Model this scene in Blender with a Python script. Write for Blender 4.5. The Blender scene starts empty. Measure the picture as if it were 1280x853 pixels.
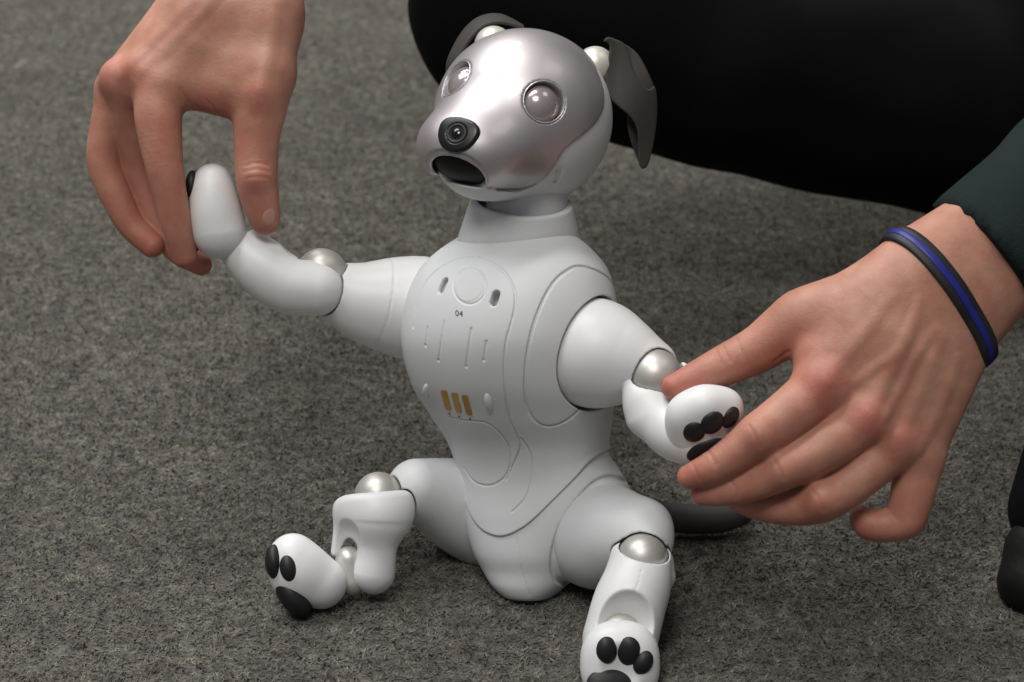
import bpy, math, random
import numpy as np
from mathutils import Vector, Matrix

random.seed(4)
RNG = np.random.default_rng(4)
scene = bpy.context.scene
COL = scene.collection

# ------------------------------------------------------------------ camera, world, lamps, exposure
D0 = 1.10                         # metres from the lens to the middle of the dog
PITCH = math.radians(25.0)
H = 0.595                         # height of the lens over the carpet
LENS = 70.0
S = D0 * (36.0 / LENS) / 1280.0   # metres per design unit

CAM = np.array([0.0, 0.0, H])
RIGHT = np.array([1.0, 0.0, 0.0])
FWD = np.array([0.0, math.cos(PITCH), -math.sin(PITCH)])
UP = np.array([0.0, math.sin(PITCH), math.cos(PITCH)])

cam_data = bpy.data.cameras.new("camera")
cam = bpy.data.objects.new("camera", cam_data)
COL.objects.link(cam)
cam.location = Vector(CAM)
cam.rotation_euler = (math.pi / 2 - PITCH, 0, 0)
cam_data.lens = LENS
cam_data.sensor_width = 36.0
cam_data.clip_start = 0.02
cam_data.clip_end = 100.0
cam_data.dof.use_dof = True
cam_data.dof.focus_distance = 1.06
cam_data.dof.aperture_fstop = 11.0
scene.camera = cam

world = bpy.data.worlds.new("World")
scene.world = world
world.use_nodes = True
bgn = world.node_tree.nodes["Background"]
bgn.inputs[0].default_value = (0.95, 0.97, 1.0, 1)
bgn.inputs[1].default_value = 0.15


def lamp(loc, target, power, sx, sy, color):
    d = bpy.data.lights.new("ceiling_lamp", "AREA")
    d.shape = "RECTANGLE"
    d.size, d.size_y = sx, sy
    d.energy = power
    d.color = color
    o = bpy.data.objects.new("ceiling_lamp", d)
    COL.objects.link(o)
    o.location = loc
    o.rotation_euler = (Vector(target) - Vector(loc)).to_track_quat('-Z', 'Y').to_euler()
    return o


WARM = (1.0, 0.965, 0.91)
COOL = (0.97, 0.985, 1.0)
for (lx, ly, pw, sz, c) in ((-1.5, 1.7, 54, 1.6, COOL), (-0.45, 1.5, 20, 0.4, WARM), (-0.5, -0.4, 44, 1.0, WARM), (-0.8, 3.6, 90, 1.4, WARM),
                            (1.5, 1.3, 7, 1.0, WARM)):
    lamp((lx, ly, 2.75), (lx, ly, 0.0), pw, sz, sz, c)

scene.view_settings.view_transform = "Standard"
scene.view_settings.look = "None"
scene.view_settings.exposure = 0.0
scene.view_settings.gamma = 1.0
scene.view_settings.use_curve_mapping = False


# ------------------------------------------------------------------ materials
def material(name, color, rough=0.5, metal=0.0, spec=0.5, coat=0.0, coat_rough=0.1, sheen=0.0):
    m = bpy.data.materials.new(name)
    m.use_nodes = True
    b = m.node_tree.nodes["Principled BSDF"]
    b.inputs["Base Color"].default_value = (*color, 1)
    b.inputs["Roughness"].default_value = rough
    b.inputs["Metallic"].default_value = metal
    b.inputs["Specular IOR Level"].default_value = spec
    b.inputs["Coat Weight"].default_value = coat
    b.inputs["Coat Roughness"].default_value = coat_rough
    b.inputs["Sheen Weight"].default_value = sheen
    return m


def N(m, kind):
    return m.node_tree.nodes.new(kind)


def LK(m, a, b):
    m.node_tree.links.new(a, b)


def bsdf(m):
    return m.node_tree.nodes["Principled BSDF"]


def add_noise(m, scale, lo, hi, c_lo, c_hi, bump=0.0, bump_scale=None, detail=4.0, bump_dist=0.001):
    """mottled colour between two near colours and fine relief, both in object space"""
    tc = N(m, "ShaderNodeTexCoord")
    n = N(m, "ShaderNodeTexNoise")
    n.inputs["Scale"].default_value = scale
    n.inputs["Detail"].default_value = detail
    LK(m, tc.outputs["Object"], n.inputs["Vector"])
    r = N(m, "ShaderNodeValToRGB")
    r.color_ramp.elements[0].position = lo
    r.color_ramp.elements[1].position = hi
    r.color_ramp.elements[0].color = (*c_lo, 1)
    r.color_ramp.elements[1].color = (*c_hi, 1)
    LK(m, n.outputs["Fac"], r.inputs["Fac"])
    LK(m, r.outputs["Color"], bsdf(m).inputs["Base Color"])
    if bump:
        n2 = N(m, "ShaderNodeTexNoise")
        n2.inputs["Scale"].default_value = bump_scale or scale * 8
        n2.inputs["Detail"].default_value = 3
        LK(m, tc.outputs["Object"], n2.inputs["Vector"])
        bm_ = N(m, "ShaderNodeBump")
        bm_.inputs["Strength"].default_value = bump
        bm_.inputs["Distance"].default_value = bump_dist
        LK(m, n2.outputs["Fac"], bm_.inputs["Height"])
        LK(m, bm_.outputs["Normal"], bsdf(m).inputs["Normal"])
    return m


M = {}
M["white"] = add_noise(material("white_plastic", (0.70, 0.70, 0.70), 0.5, 0, 0.4), 30, 0.3, 0.7,
                       (0.655, 0.67, 0.685), (0.69, 0.705, 0.72), 0.08, 2600, bump_dist=0.0003)
M["gloss"] = add_noise(material("white_gloss_plastic", (0.75, 0.755, 0.76), 0.42, 0, 0.45), 30, 0.3, 0.7,
                       (0.73, 0.735, 0.745), (0.76, 0.765, 0.775), 0.03, 2600, bump_dist=0.0003)
M["silver"] = add_noise(material("pearl_silver", (0.5, 0.45, 0.46), 0.47, 0.78, 0.5, 0.4, 0.08), 18, 0.3, 0.7,
                        (0.485, 0.452, 0.468), (0.515, 0.482, 0.498))
M["joint"] = add_noise(material("satin_metal", (0.6, 0.58, 0.55), 0.46, 0.6, 0.5), 25, 0.3, 0.7,
                       (0.575, 0.555, 0.525), (0.62, 0.60, 0.57))
M["cream"] = material("cream_metal", (0.72, 0.70, 0.62), 0.4, 0.35, 0.5)
M["socket"] = material("eye_socket", (0.55, 0.54, 0.56), 0.3, 0.5, 0.5)
M["ear"] = add_noise(material("brown_rubber", (0.075, 0.067, 0.06), 0.62, 0, 0.3), 40, 0.3, 0.7,
                     (0.050, 0.0465, 0.043), (0.060, 0.056, 0.052), 0.1, 1500, bump_dist=0.0003)
M["black"] = add_noise(material("black_rubber", (0.012, 0.012, 0.013), 0.5, 0, 0.4), 60, 0.3, 0.7,
                       (0.010, 0.010, 0.011), (0.016, 0.016, 0.018), 0.1, 1500, bump_dist=0.0003)
M["nose"] = material("black_gloss", (0.010, 0.010, 0.011), 0.3, 0, 0.35)
M["lensblack"] = material("lens_black", (0.006, 0.006, 0.008), 0.06, 0, 0.6)
M["mouth"] = material("mouth_dark", (0.005, 0.0045, 0.0045), 0.6, 0, 0.3)
M["gold"] = material("gold_contact", (0.42, 0.235, 0.055), 0.45, 0.5)
M["ink"] = material("dark_ink", (0.03, 0.03, 0.03), 0.6)
M["disc"] = material("touch_disc", (0.665, 0.675, 0.69), 0.5, 0, 0.4)
M["nail"] = material("finger_nail", (0.52, 0.27, 0.22), 0.3, 0, 0.5)
M["band"] = add_noise(material("black_silicone", (0.012, 0.012, 0.016), 0.5, 0, 0.4), 80, .3, .7,
                      (0.010, 0.010, 0.014), (0.02, 0.02, 0.024))
M["blue"] = material("blue_silicone", (0.016, 0.019, 0.22), 0.42, 0, 0.4)
M["shoe"] = add_noise(material("black_shoe", (0.012, 0.012, 0.012), 0.6, 0, 0.25), 40, .3, .7,
                      (0.005, 0.005, 0.005), (0.010, 0.0095, 0.009), 0.3, 300)


def cloth(name, a, b, fine):
    m = add_noise(material(name, a, 0.9, 0, 0.1), 14, 0.3, 0.7, a, b, 0.35, fine, bump_dist=0.0012)
    return m


M["trousers"] = cloth("black_cloth", (0.0028, 0.0028, 0.0031), (0.005, 0.005, 0.0054), 700)
M["jacket"] = cloth("dark_green_cloth", (0.014, 0.021, 0.022), (0.020, 0.029, 0.030), 900)

# eye: clear dome over a printed iris
M["glass"] = add_noise(material("pearl_lens", (0.5, 0.45, 0.45), 0.2, 0.4, 0.6, 1.0, 0.015), 90, 0.35, 0.65,
                       (0.33, 0.28, 0.28), (0.46, 0.41, 0.41))
m = material("iris_print", (0.25, 0.2, 0.2), 0.3, 0.3)
M["iris"] = add_noise(m, 160, 0.35, 0.7, (0.50, 0.40, 0.40), (0.68, 0.60, 0.58))

# skin
m = material("skin", (0.5, 0.3, 0.2), 0.5, 0, 0.4)
b = bsdf(m)
b.inputs["Subsurface Weight"].default_value = 0.25
b.inputs["Subsurface Radius"].default_value = (1.0, 0.35, 0.2)
b.inputs["Subsurface Scale"].default_value = 0.004
tc = N(m, "ShaderNodeTexCoord")
att = N(m, "ShaderNodeAttribute")
att.attribute_name = "flush"
n1 = N(m, "ShaderNodeTexNoise")
n1.inputs["Scale"].default_value = 55
n1.inputs["Detail"].default_value = 5
LK(m, tc.outputs["Object"], n1.inputs["Vector"])
r1 = N(m, "ShaderNodeValToRGB")
r1.color_ramp.elements[0].position = 0.3
r1.color_ramp.elements[1].position = 0.72
r1.color_ramp.elements[0].color = (0.41, 0.190, 0.130, 1)
r1.color_ramp.elements[1].color = (0.55, 0.295, 0.210, 1)
LK(m, n1.outputs["Fac"], r1.inputs["Fac"])
mx = N(m, "ShaderNodeMix")
mx.data_type = 'RGBA'
nm = N(m, "ShaderNodeTexNoise")
nm.inputs["Scale"].default_value = 95
nm.inputs["Detail"].default_value = 4
nm.inputs["Roughness"].default_value = 0.65
LK(m, tc.outputs["Object"], nm.inputs["Vector"])
mr = N(m, "ShaderNodeMapRange")
mr.inputs["From Min"].default_value = 0.3
mr.inputs["From Max"].default_value = 0.7
mr.inputs["To Min"].default_value = -0.14
mr.inputs["To Max"].default_value = 0.30
LK(m, nm.outputs["Fac"], mr.inputs["Value"])
fa_ = N(m, "ShaderNodeMath")
fa_.operation = 'ADD'
fa_.use_clamp = True
LK(m, att.outputs["Fac"], fa_.inputs[0])
LK(m, mr.outputs["Result"], fa_.inputs[1])
LK(m, fa_.outputs[0], mx.inputs["Factor"])
LK(m, r1.outputs["Color"], mx.inputs["A"])
mx.inputs["B"].default_value = (0.46, 0.135, 0.105, 1)
LK(m, mx.outputs["Result"], b.inputs["Base Color"])
v1 = N(m, "ShaderNodeTexVoronoi")
v1.inputs["Scale"].default_value = 900
LK(m, tc.outputs["Object"], v1.inputs["Vector"])
n2 = N(m, "ShaderNodeTexNoise")
n2.inputs["Scale"].default_value = 170
n2.inputs["Detail"].default_value = 4
LK(m, tc.outputs["Object"], n2.inputs["Vector"])
ad = N(m, "ShaderNodeMath")
ad.operation = 'MULTIPLY_ADD'
LK(m, v1.outputs["Distance"], ad.inputs[0])
ad.inputs[1].default_value = 0.25
LK(m, n2.outputs["Fac"], ad.inputs[2])
bp = N(m, "ShaderNodeBump")
bp.inputs["Strength"].default_value = 0.28
bp.inputs["Distance"].default_value = 0.0010
LK(m, ad.outputs[0], bp.inputs["Height"])
LK(m, bp.outputs["Normal"], b.inputs["Normal"])
M["skin"] = m

# carpet
m = material("carpet", (0.1, 0.1, 0.09), 0.95, 0, 0.1, sheen=0.16)
b = bsdf(m)
tc = N(m, "ShaderNodeTexCoord")


def noise(m, scale, detail=4, rough=0.6, dist=0.0):
    n = N(m, "ShaderNodeTexNoise")
    n.inputs["Scale"].default_value = scale
    n.inputs["Detail"].default_value = detail
    n.inputs["Roughness"].default_value = rough
    n.inputs["Distortion"].default_value = dist
    LK(m, tc.outputs["Object"], n.inputs["Vector"])
    return n


fib = noise(m, 420, 5, 0.75, 0.2)
clump = noise(m, 110, 4, 0.68, 0.3)
blot = noise(m, 22, 4, 0.6)
big = noise(m, 4.5, 3, 0.5)
hue = noise(m, 60, 3, 0.6)
ad = N(m, "ShaderNodeMath")
ad.operation = 'MULTIPLY_ADD'
LK(m, clump.outputs["Fac"], ad.inputs[0])
ad.inputs[1].default_value = 0.75
ad.inputs[2].default_value = -0.375
ad2 = N(m, "ShaderNodeMath")
ad2.operation = 'ADD'
LK(m, ad.outputs[0], ad2.inputs[0])
LK(m, fib.outputs["Fac"], ad2.inputs[1])
r1 = N(m, "ShaderNodeValToRGB")
e = r1.color_ramp.elements
e[0].position, e[0].color = 0.30, (0.020, 0.019, 0.0165, 1)
e[1].position, e[1].color = 0.74, (0.225, 0.212, 0.185, 1)
x = e.new(0.5)
x.color = (0.092, 0.087, 0.077, 1)
LK(m, ad2.outputs[0], r1.inputs["Fac"])
mu = N(m, "ShaderNodeMath")
mu.operation = 'MULTIPLY_ADD'
LK(m, blot.outputs["Fac"], mu.inputs[0])
mu.inputs[1].default_value = 1.1
mu.inputs[2].default_value = 0.20
mu2 = N(m, "ShaderNodeMath")
mu2.operation = 'MULTIPLY_ADD'
LK(m, big.outputs["Fac"], mu2.inputs[0])
mu2.inputs[1].default_value = 0.6
LK(m, mu.outputs[0], mu2.inputs[2])
mx = N(m, "ShaderNodeVectorMath")
mx.operation = 'SCALE'
LK(m, r1.outputs["Color"], mx.inputs[0])
LK(m, mu2.outputs[0], mx.inputs["Scale"])
hr_ = N(m, "ShaderNodeValToRGB")
hr_.color_ramp.elements[0].position, hr_.color_ramp.elements[0].color = 0.35, (1.0, 0.965, 0.87, 1)
hr_.color_ramp.elements[1].position, hr_.color_ramp.elements[1].color = 0.65, (0.985, 1.0, 0.96, 1)
LK(m, hue.outputs["Fac"], hr_.inputs["Fac"])
mm = N(m, "ShaderNodeVectorMath")
mm.operation = 'MULTIPLY'
LK(m, mx.outputs[0], mm.inputs[0])
LK(m, hr_.outputs["Color"], mm.inputs[1])
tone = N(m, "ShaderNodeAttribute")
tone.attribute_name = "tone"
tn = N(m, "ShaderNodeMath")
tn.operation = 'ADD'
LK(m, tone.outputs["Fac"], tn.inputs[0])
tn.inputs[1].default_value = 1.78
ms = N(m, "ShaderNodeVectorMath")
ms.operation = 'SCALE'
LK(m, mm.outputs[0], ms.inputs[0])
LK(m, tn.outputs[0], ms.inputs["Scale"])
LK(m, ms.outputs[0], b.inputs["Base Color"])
bp = N(m, "ShaderNodeBump")
bp.inputs["Strength"].default_value = 0.9
bp.inputs["Distance"].default_value = 0.0045
LK(m, ad2.outputs[0], bp.inputs["Height"])
LK(m, bp.outputs["Normal"], b.inputs["Normal"])
M["carpet"] = m


# ------------------------------------------------------------------ design space helpers
# design units: x to the right, y down, w towards the lens; one unit is S metres (a rigid scale, no perspective)
def Q(px, py, w):
    k = 1.0 - w * S / D0
    return np.array([640 + (px - 640) * k, 426.5 + (py - 426.5) * k, w], dtype=np.float64)


def to_world(P):
    P = np.asarray(P, dtype=np.float64)
    return (CAM + np.outer((P[:, 0] - 640) * S, RIGHT) + np.outer((426.5 - P[:, 1]) * S, UP)
            + np.outer(D0 - P[:, 2] * S, FWD))


def to_design(X):
    X = np.asarray(X, dtype=np.float64) - CAM
    return np.stack([640 + X @ RIGHT / S, 426.5 - X @ UP / S, (D0 - X @ FWD) / S], 1)


def unit(v):
    v = np.asarray(v, dtype=np.float64)
    return v / np.linalg.norm(v)


# ------------------------------------------------------------------ distance fields
def length(v):
    return np.sqrt(np.einsum('ij,ij->i', v, v))


def sphere(c, r):
    c = np.asarray(c)
    return lambda P: length(P - c) - r


def ellipsoid(c, radii, axes=None):
    c = np.asarray(c)
    A = np.eye(3) if axes is None else np.array([unit(a) for a in axes])
    r = np.asarray(radii, dtype=np.float64)

    def f(P):
        q = (P - c) @ A.T
        k0 = length(q / r)
        k1 = length(q / (r * r)) + 1e-9
        return k0 * (k0 - 1.0) / k1
    return f


def cone(a, b, ra, rb):
    a, b = np.asarray(a, float), np.asarray(b, float)
    ab = b - a
    L2 = ab @ ab

    def f(P):
        t = np.clip((P - a) @ ab / L2, 0, 1)
        return length(P - a - t[:, None] * ab) - (ra + (rb - ra) * t)
    return f


def smin(d1, d2, k):
    if k <= 0:
        return np.minimum(d1, d2)
    h = np.maximum(k - np.abs(d1 - d2), 0) / k
    return np.minimum(d1, d2) - h * h * k * 0.25


def smax(d1, d2, k):
    return -smin(-d1, -d2, k)


def union(fs, k=0.0):
    def f(P):
        d = fs[0](P)
        for g in fs[1:]:
            d = smin(d, g(P), k)
        return d
    return f


def chain(pts, k=0.0):
    """pts: (x, y, w, r) in design space"""
    fs = [cone(p[:3], q[:3], p[3], q[3]) for p, q in zip(pts[:-1], pts[1:])]
    return union(fs, k)


def tube(pts, n=8):
    """smooth limb: dense spline through (x, y, w, r) stations; far from it only the distance to its box"""
    st = spline(pts, n)
    lo = (st[:, :3] - st[:, 3:]).min(0)
    hi = (st[:, :3] + st[:, 3:]).max(0)
    segs = [cone(p[:3], q[:3], p[3], q[3]) for p, q in zip(st[:-1], st[1:])]

    def f(P):
        out = np.maximum(np.maximum(lo - P, P - hi), 0)
        d = length(out)
        near = np.nonzero(d < 24.0)[0]
        d = d + 1.0
        if len(near):
            Pn = P[near]
            dn = segs[0](Pn)
            for g in segs[1:]:
                dn = np.minimum(dn, g(Pn))
            d[near] = dn
        return d
    return f


def pix(pts):
    """(px, py, w, r in picture units) to design space"""
    out = []
    for (x, y, w, r) in pts:
        q = Q(x, y, w)
        out.append((q[0], q[1], q[2], r * (1 - w * S / D0)))
    return out


def cut(f, *gs, k=0.0):
    def h(P):
        d = f(P)
        for g in gs:
            d = smax(d, -g(P), k)
        return d
    return h


def both(f, g, k=0.0):
    return lambda P: smax(f(P), g(P), k)


def off(f, r):
    return lambda P: f(P) - r


def half(p, n):
    p, n = np.asarray(p, float), unit(n)
    return lambda P: (P - p) @ n


def cyl(c, axis, r, hh):
    c, a = np.asarray(c, float), unit(axis)

    def f(P):
        q = P - c
        t = q @ a
        rad = length(q - t[:, None] * a)
        return np.maximum(rad - r, np.abs(t) - hh)
    return f


def line(pts, r):
    """thin tube along a 3D polyline, evaluated only near it"""
    pts = np.asarray(pts, float)
    rr = np.broadcast_to(np.asarray(r, float), (len(pts),))

    mg = rr.max() + 10.0
    glo, ghi = pts.min(0) - mg, pts.max(0) + mg

    def f(P):
        d = np.full(len(P), 1e3)
        near = np.nonzero(((P > glo) & (P < ghi)).all(1))[0]
        if len(near) == 0:
            return d
        Pn = P[near]
        dn = d[near]
        for i in range(len(pts) - 1):
            a, b = pts[i], pts[i + 1]
            lo = np.minimum(a, b) - mg
            hi = np.maximum(a, b) + mg
            mk = np.nonzero(((Pn > lo) & (Pn < hi)).all(1))[0]
            if len(mk):
                dn[mk] = np.minimum(dn[mk], cone(a, b, rr[i], rr[i + 1])(Pn[mk]))
        d[near] = dn
        return d
    return f


def poly2d(poly):
    V = np.asarray(poly, float)

    def f(U):
        d2 = np.full(len(U), 1e12)
        inside = np.zeros(len(U), bool)
        n = len(V)
        for i in range(n):
            a, b = V[i], V[(i + 1) % n]
            e = b - a
            wv = U - a
            t = np.clip(wv @ e / (e @ e), 0, 1)
            q = wv - t[:, None] * e
            d2 = np.minimum(d2, np.einsum('ij,ij->i', q, q))
            if a[1] != b[1]:
                c = ((a[1] > U[:, 1]) != (b[1] > U[:, 1]))
                xi = a[0] + (U[:, 1] - a[1]) / (b[1] - a[1]) * e[0]
                inside ^= c & (U[:, 0] < xi)
        d = np.sqrt(d2)
        return np.where(inside, -d, d)
    return f


def prism_view(poly):
    """prism through a picture outline, running along the depth direction"""
    g = poly2d(poly)

    def f(P):
        k = 1.0 - P[:, 2] * S / D0
        return g(np.stack([640 + (P[:, 0] - 640) / k, 426.5 + (P[:, 1] - 426.5) / k], 1))
    return f


def spline(pts, n=6):
    """Catmull-Rom through points"""
    p = np.asarray(pts, float)
    p = np.vstack([2 * p[0] - p[1], p, 2 * p[-1] - p[-2]])
    out = []
    for i in range(1, len(p) - 2):
        for t in np.linspace(0, 1, n, endpoint=False):
            a, b, c, d = p[i - 1], p[i], p[i + 1], p[i + 2]
            out.append(0.5 * (2 * b + (c - a) * t + (2 * a - 5 * b + 4 * c - d) * t * t + (3 * b - a - 3 * c + d) * t ** 3))
    out.append(p[-2])
    return np.array(out)


def hit(f, pxs, w0=330, w1=-260, step=2.0):
    """first surface point along the sight line through each picture point"""
    pxs = np.atleast_2d(np.asarray(pxs, float))
    ws = np.arange(w0, w1, -step)
    out = []
    for (px, py) in pxs:
        k = 1.0 - ws * S / D0
        P = np.stack([640 + (px - 640) * k, 426.5 + (py - 426.5) * k, ws], 1)
        d = f(P)
        neg = np.nonzero(d < 0)[0]
        if len(neg) == 0:
            i = int(np.argmin(d))
            out.append(P[i])
        else:
            i = neg[0]
            t = d[i - 1] / (d[i - 1] - d[i] + 1e-9) if i > 0 else 0
            out.append(P[i - 1] + (P[i] - P[i - 1]) * t if i > 0 else P[i])
    return np.array(out)


def grad(f, P, h=0.6):
    g = np.zeros_like(P)
    for a in range(3):
        e = np.zeros(3)
        e[a] = h
        g[:, a] = (f(P + e) - f(P - e)) / (2 * h)
    return g


def normal(f, P):
    g = grad(f, np.atleast_2d(P))
    return g / (length(g)[:, None] + 1e-9)


# ------------------------------------------------------------------ surface from a distance field
def surface(f, lo, hi, h, lip=1.5):
    lo = np.asarray(lo, float)
    hi = np.asarray(hi, float)
    B = 8
    nb = np.ceil((hi - lo) / (h * B)).astype(int) + 1
    n = nb * B
    g = np.stack(np.meshgrid(*[np.arange(k) for k in nb], indexing='ij'), -1).reshape(-1, 3)
    cen = lo + (g * B + (B - 1) / 2.0) * h
    dc = f(cen)
    R = h * (B + 1) * 0.5 * math.sqrt(3) * lip + h
    act = np.abs(dc) < R
    vol = np.repeat(np.repeat(np.repeat(np.where(dc < 0, -9.0, 9.0).astype(np.float32).reshape(nb), B, 0), B, 1), B, 2)
    ga = g[act]
    o = np.stack(np.meshgrid(*[np.arange(B)] * 3, indexing='ij'), -1).reshape(-1, 3)
    for s in range(0, len(ga), 1500):
        idx = (ga[s:s + 1500, None, :] * B + o[None]).reshape(-1, 3)
        vol[idx[:, 0], idx[:, 1], idx[:, 2]] = f(lo + idx * h)
    ins = vol < 0
    cnt = np.zeros(tuple(n - 1), np.uint8)
    for dx in (0, 1):
        for dy in (0, 1):
            for dz in (0, 1):
                cnt += ins[dx:n[0] - 1 + dx, dy:n[1] - 1 + dy, dz:n[2] - 1 + dz]
    cells = np.argwhere((cnt > 0) & (cnt < 8))
    cid = np.full(tuple(n - 1), -1, np.int32)
    cid[cells[:, 0], cells[:, 1], cells[:, 2]] = np.arange(len(cells))
    corner = [(0, 0, 0), (1, 0, 0), (0, 1, 0), (1, 1, 0), (0, 0, 1), (1, 0, 1), (0, 1, 1), (1, 1, 1)]
    cv = np.stack([vol[cells[:, 0] + a, cells[:, 1] + b, cells[:, 2] + c] for a, b, c in corner], 1).astype(float)
    acc = np.zeros((len(cells), 3))
    num = np.zeros(len(cells))
    for i in range(8):
        for j in range(i + 1, 8):
            if sum(abs(x - y) for x, y in zip(corner[i], corner[j])) != 1:
                continue
            a, b = cv[:, i], cv[:, j]
            mk = (a < 0) != (b < 0)
            t = np.where(mk, a / np.where(mk, a - b, 1), 0)
            p = np.array(corner[i]) + t[:, None] * (np.array(corner[j]) - np.array(corner[i]))
            acc += p * mk[:, None]
            num += mk
    V = lo + (cells + acc / num[:, None]) * h
    faces = []
    for ax in range(3):
        u, v = (ax + 1) % 3, (ax + 2) % 3
        sl0 = [slice(None)] * 3
        sl1 = [slice(None)] * 3
        sl0[ax] = slice(0, n[ax] - 1)
        sl1[ax] = slice(1, n[ax])
        a, b = ins[tuple(sl0)], ins[tuple(sl1)]
        e = np.argwhere(a != b)
        e = e[(e[:, u] > 0) & (e[:, v] > 0) & (e[:, u] < n[u] - 1) & (e[:, v] < n[v] - 1)]
        fl = a[e[:, 0], e[:, 1], e[:, 2]]
        du = np.zeros(3, int)
        dv = np.zeros(3, int)
        du[u] = 1
        dv[v] = 1
        q = []
        for d in (du * 0, du, du + dv, dv):
            c = e - d
            q.append(cid[c[:, 0], c[:, 1], c[:, 2]])
        q = np.stack(q, 1)
        q[~fl] = q[~fl][:, ::-1]
        faces.append(q)
    F = np.vstack(faces)
    F = F[(F >= 0).all(1)]
    gr = grad(f, V, 0.35 * h)
    d = f(V)
    stp = np.clip(d / (np.einsum('ij,ij->i', gr, gr) + 1e-6), -0.45 * h, 0.45 * h / 1.0) if False else \
        np.clip(d / (length(gr) + 1e-6), -0.45 * h, 0.45 * h)
    V = V - gr / (length(gr)[:, None] + 1e-6) * stp[:, None]
    return V, F


def new_mesh(name, V, F, mat, parent, world_pts=False, smooth=True, flip=None):
    X = V if world_pts else to_world(V)
    if parent is not None:
        base = np.array(parent_base(parent))
        X = X - base
    me = bpy.data.meshes.new(name)
    if isinstance(F, np.ndarray):
        if flip is None:
            a, b, c = X[F[:, 0]], X[F[:, 1]], X[F[:, 2]]
            vol = np.einsum('ij,ij->i', a, np.cross(b, c)).sum()
            if F.shape[1] == 4:
                d = X[F[:, 3]]
                vol += np.einsum('ij,ij->i', a, np.cross(c, d)).sum()
            if vol < 0:
                F = F[:, ::-1]
        nv, nf, kk = len(X), len(F), F.shape[1]
        me.vertices.add(nv)
        me.vertices.foreach_set("co", X.astype(np.float32).ravel())
        me.loops.add(nf * kk)
        me.loops.foreach_set("vertex_index", np.ascontiguousarray(F, dtype=np.int32).ravel())
        me.polygons.add(nf)
        me.polygons.foreach_set("loop_start", np.arange(0, nf * kk, kk, dtype=np.int32))
        me.polygons.foreach_set("loop_total", np.full(nf, kk, dtype=np.int32))
        me.update(calc_edges=True)
        me.validate()
    else:
        me.from_pydata([tuple(x) for x in X], [], F)
        me.update()
    if smooth:
        me.polygons.foreach_set("use_smooth", np.ones(len(me.polygons), bool))
    me.materials.append(mat)
    o = bpy.data.objects.new(name, me)
    COL.objects.link(o)
    if parent is not None:
        o.parent = parent
    return o


BASES = {}


def parent_base(p):
    b = np.zeros(3)
    while p is not None:
        b = b + np.array(p.location)
        p = p.parent
    return b


def thing(name, loc, label, cat):
    o = bpy.data.objects.new(name, None)
    COL.objects.link(o)
    o.location = Vector(loc)
    o.empty_display_size = 0.05
    o["label"] = label
    o["category"] = cat
    return o


def solid(name, f, lo, hi, h, mat, parent, lip=1.2, label=None):
    V, F = surface(f, lo, hi, h if name == "torso" else h * 1.13, lip)
    o = new_mesh(name, V, F, M[mat], parent)
    if label:
        o["label"] = label
    return o


def box_of(pts, pad):
    p = np.asarray([q[:3] for q in pts], float)
    r = np.array([q[3] for q in pts], float)[:, None]
    return (p - r).min(0) - pad, (p + r).max(0) + pad


def pad_at(name, f, px, py, r1, r2, thick, rot, mat, parent, h=1.3, sink=0.35, power=2.0):
    """flattened cushion lying on the surface under a picture point"""
    P = hit(f, [(px, py)])[0]
    n = normal(f, P)[0]
    cr, sr = math.cos(math.radians(rot)), math.sin(math.radians(rot))
    a = np.array([cr, sr, 0.0])
    a = unit(a - n * (a @ n))
    b = np.cross(n, a)
    k = 1 - P[2] * S / D0
    c = P - n * thick * sink
    e = ellipsoid(c, (r1 * k, r2 * k, thick), (a, b, n))
    rm = max(r1, r2, thick) + 4
    return solid(name, e, c - rm, c + rm, h, mat, parent)


# ------------------------------------------------------------------ the carpet
def carpet():
    n = 2
    V = np.array([(-6, -2, 0), (6, -2, 0), (6, 10, 0), (-6, 10, 0)], float)
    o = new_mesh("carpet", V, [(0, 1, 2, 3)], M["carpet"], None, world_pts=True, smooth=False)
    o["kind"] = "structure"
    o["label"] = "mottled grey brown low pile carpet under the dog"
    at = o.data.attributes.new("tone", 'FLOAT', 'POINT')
    at.data.foreach_set("value", np.full(len(o.data.vertices), -0.66, np.float32))  # bare plane coloured darker to stand in for the pile's self-shadowing


carpet()


def carpet_pile(n):
    """short lying fibres of the felt, each one small blade, over the part of the carpet near the dog"""
    y = np.sqrt(RNG.uniform(0.70 ** 2, 2.30 ** 2, int(n * 1.9)))
    x = RNG.uniform(-1, 1, len(y)) * (0.26 * (y * 0.906 + 0.25) + 0.22)
    keep = RNG.uniform(0, 1, len(y)) < np.clip(1.55 - 0.52 * y, 0.25, 1.0)
    x, y = x[keep][:n], y[keep][:n]
    n = len(x)
    ang = RNG.uniform(0, 2 * math.pi, n)
    ln = RNG.uniform(0.0018, 0.0044, n)
    up = RNG.uniform(0.15, 0.75, n) * 0.0042
    wd = RNG.uniform(0.00035, 0.00075, n)
    z0 = RNG.uniform(-0.0004, 0.0006, n)
    dx, dy = np.cos(ang), np.sin(ang)
    a = np.stack([x - dy * wd, y + dx * wd, z0], 1)
    b_ = np.stack([x + dy * wd, y - dx * wd, z0], 1)
    c = np.stack([x + dx * ln, y + dy * ln, z0 + up], 1)
    V = np.stack([a, b_, c], 1).reshape(-1, 3)
    F = np.arange(3 * n).reshape(-1, 3)
    o = new_mesh("carpet_pile", V, F, M["carpet"], None, world_pts=True, smooth=False, flip=False)
    o["kind"] = "stuff"
    o["label"] = "short felted grey brown fibres of the carpet"
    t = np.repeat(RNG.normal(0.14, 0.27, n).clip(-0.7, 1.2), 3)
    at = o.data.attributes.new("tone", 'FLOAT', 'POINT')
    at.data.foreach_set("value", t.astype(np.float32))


carpet_pile(500000)

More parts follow.
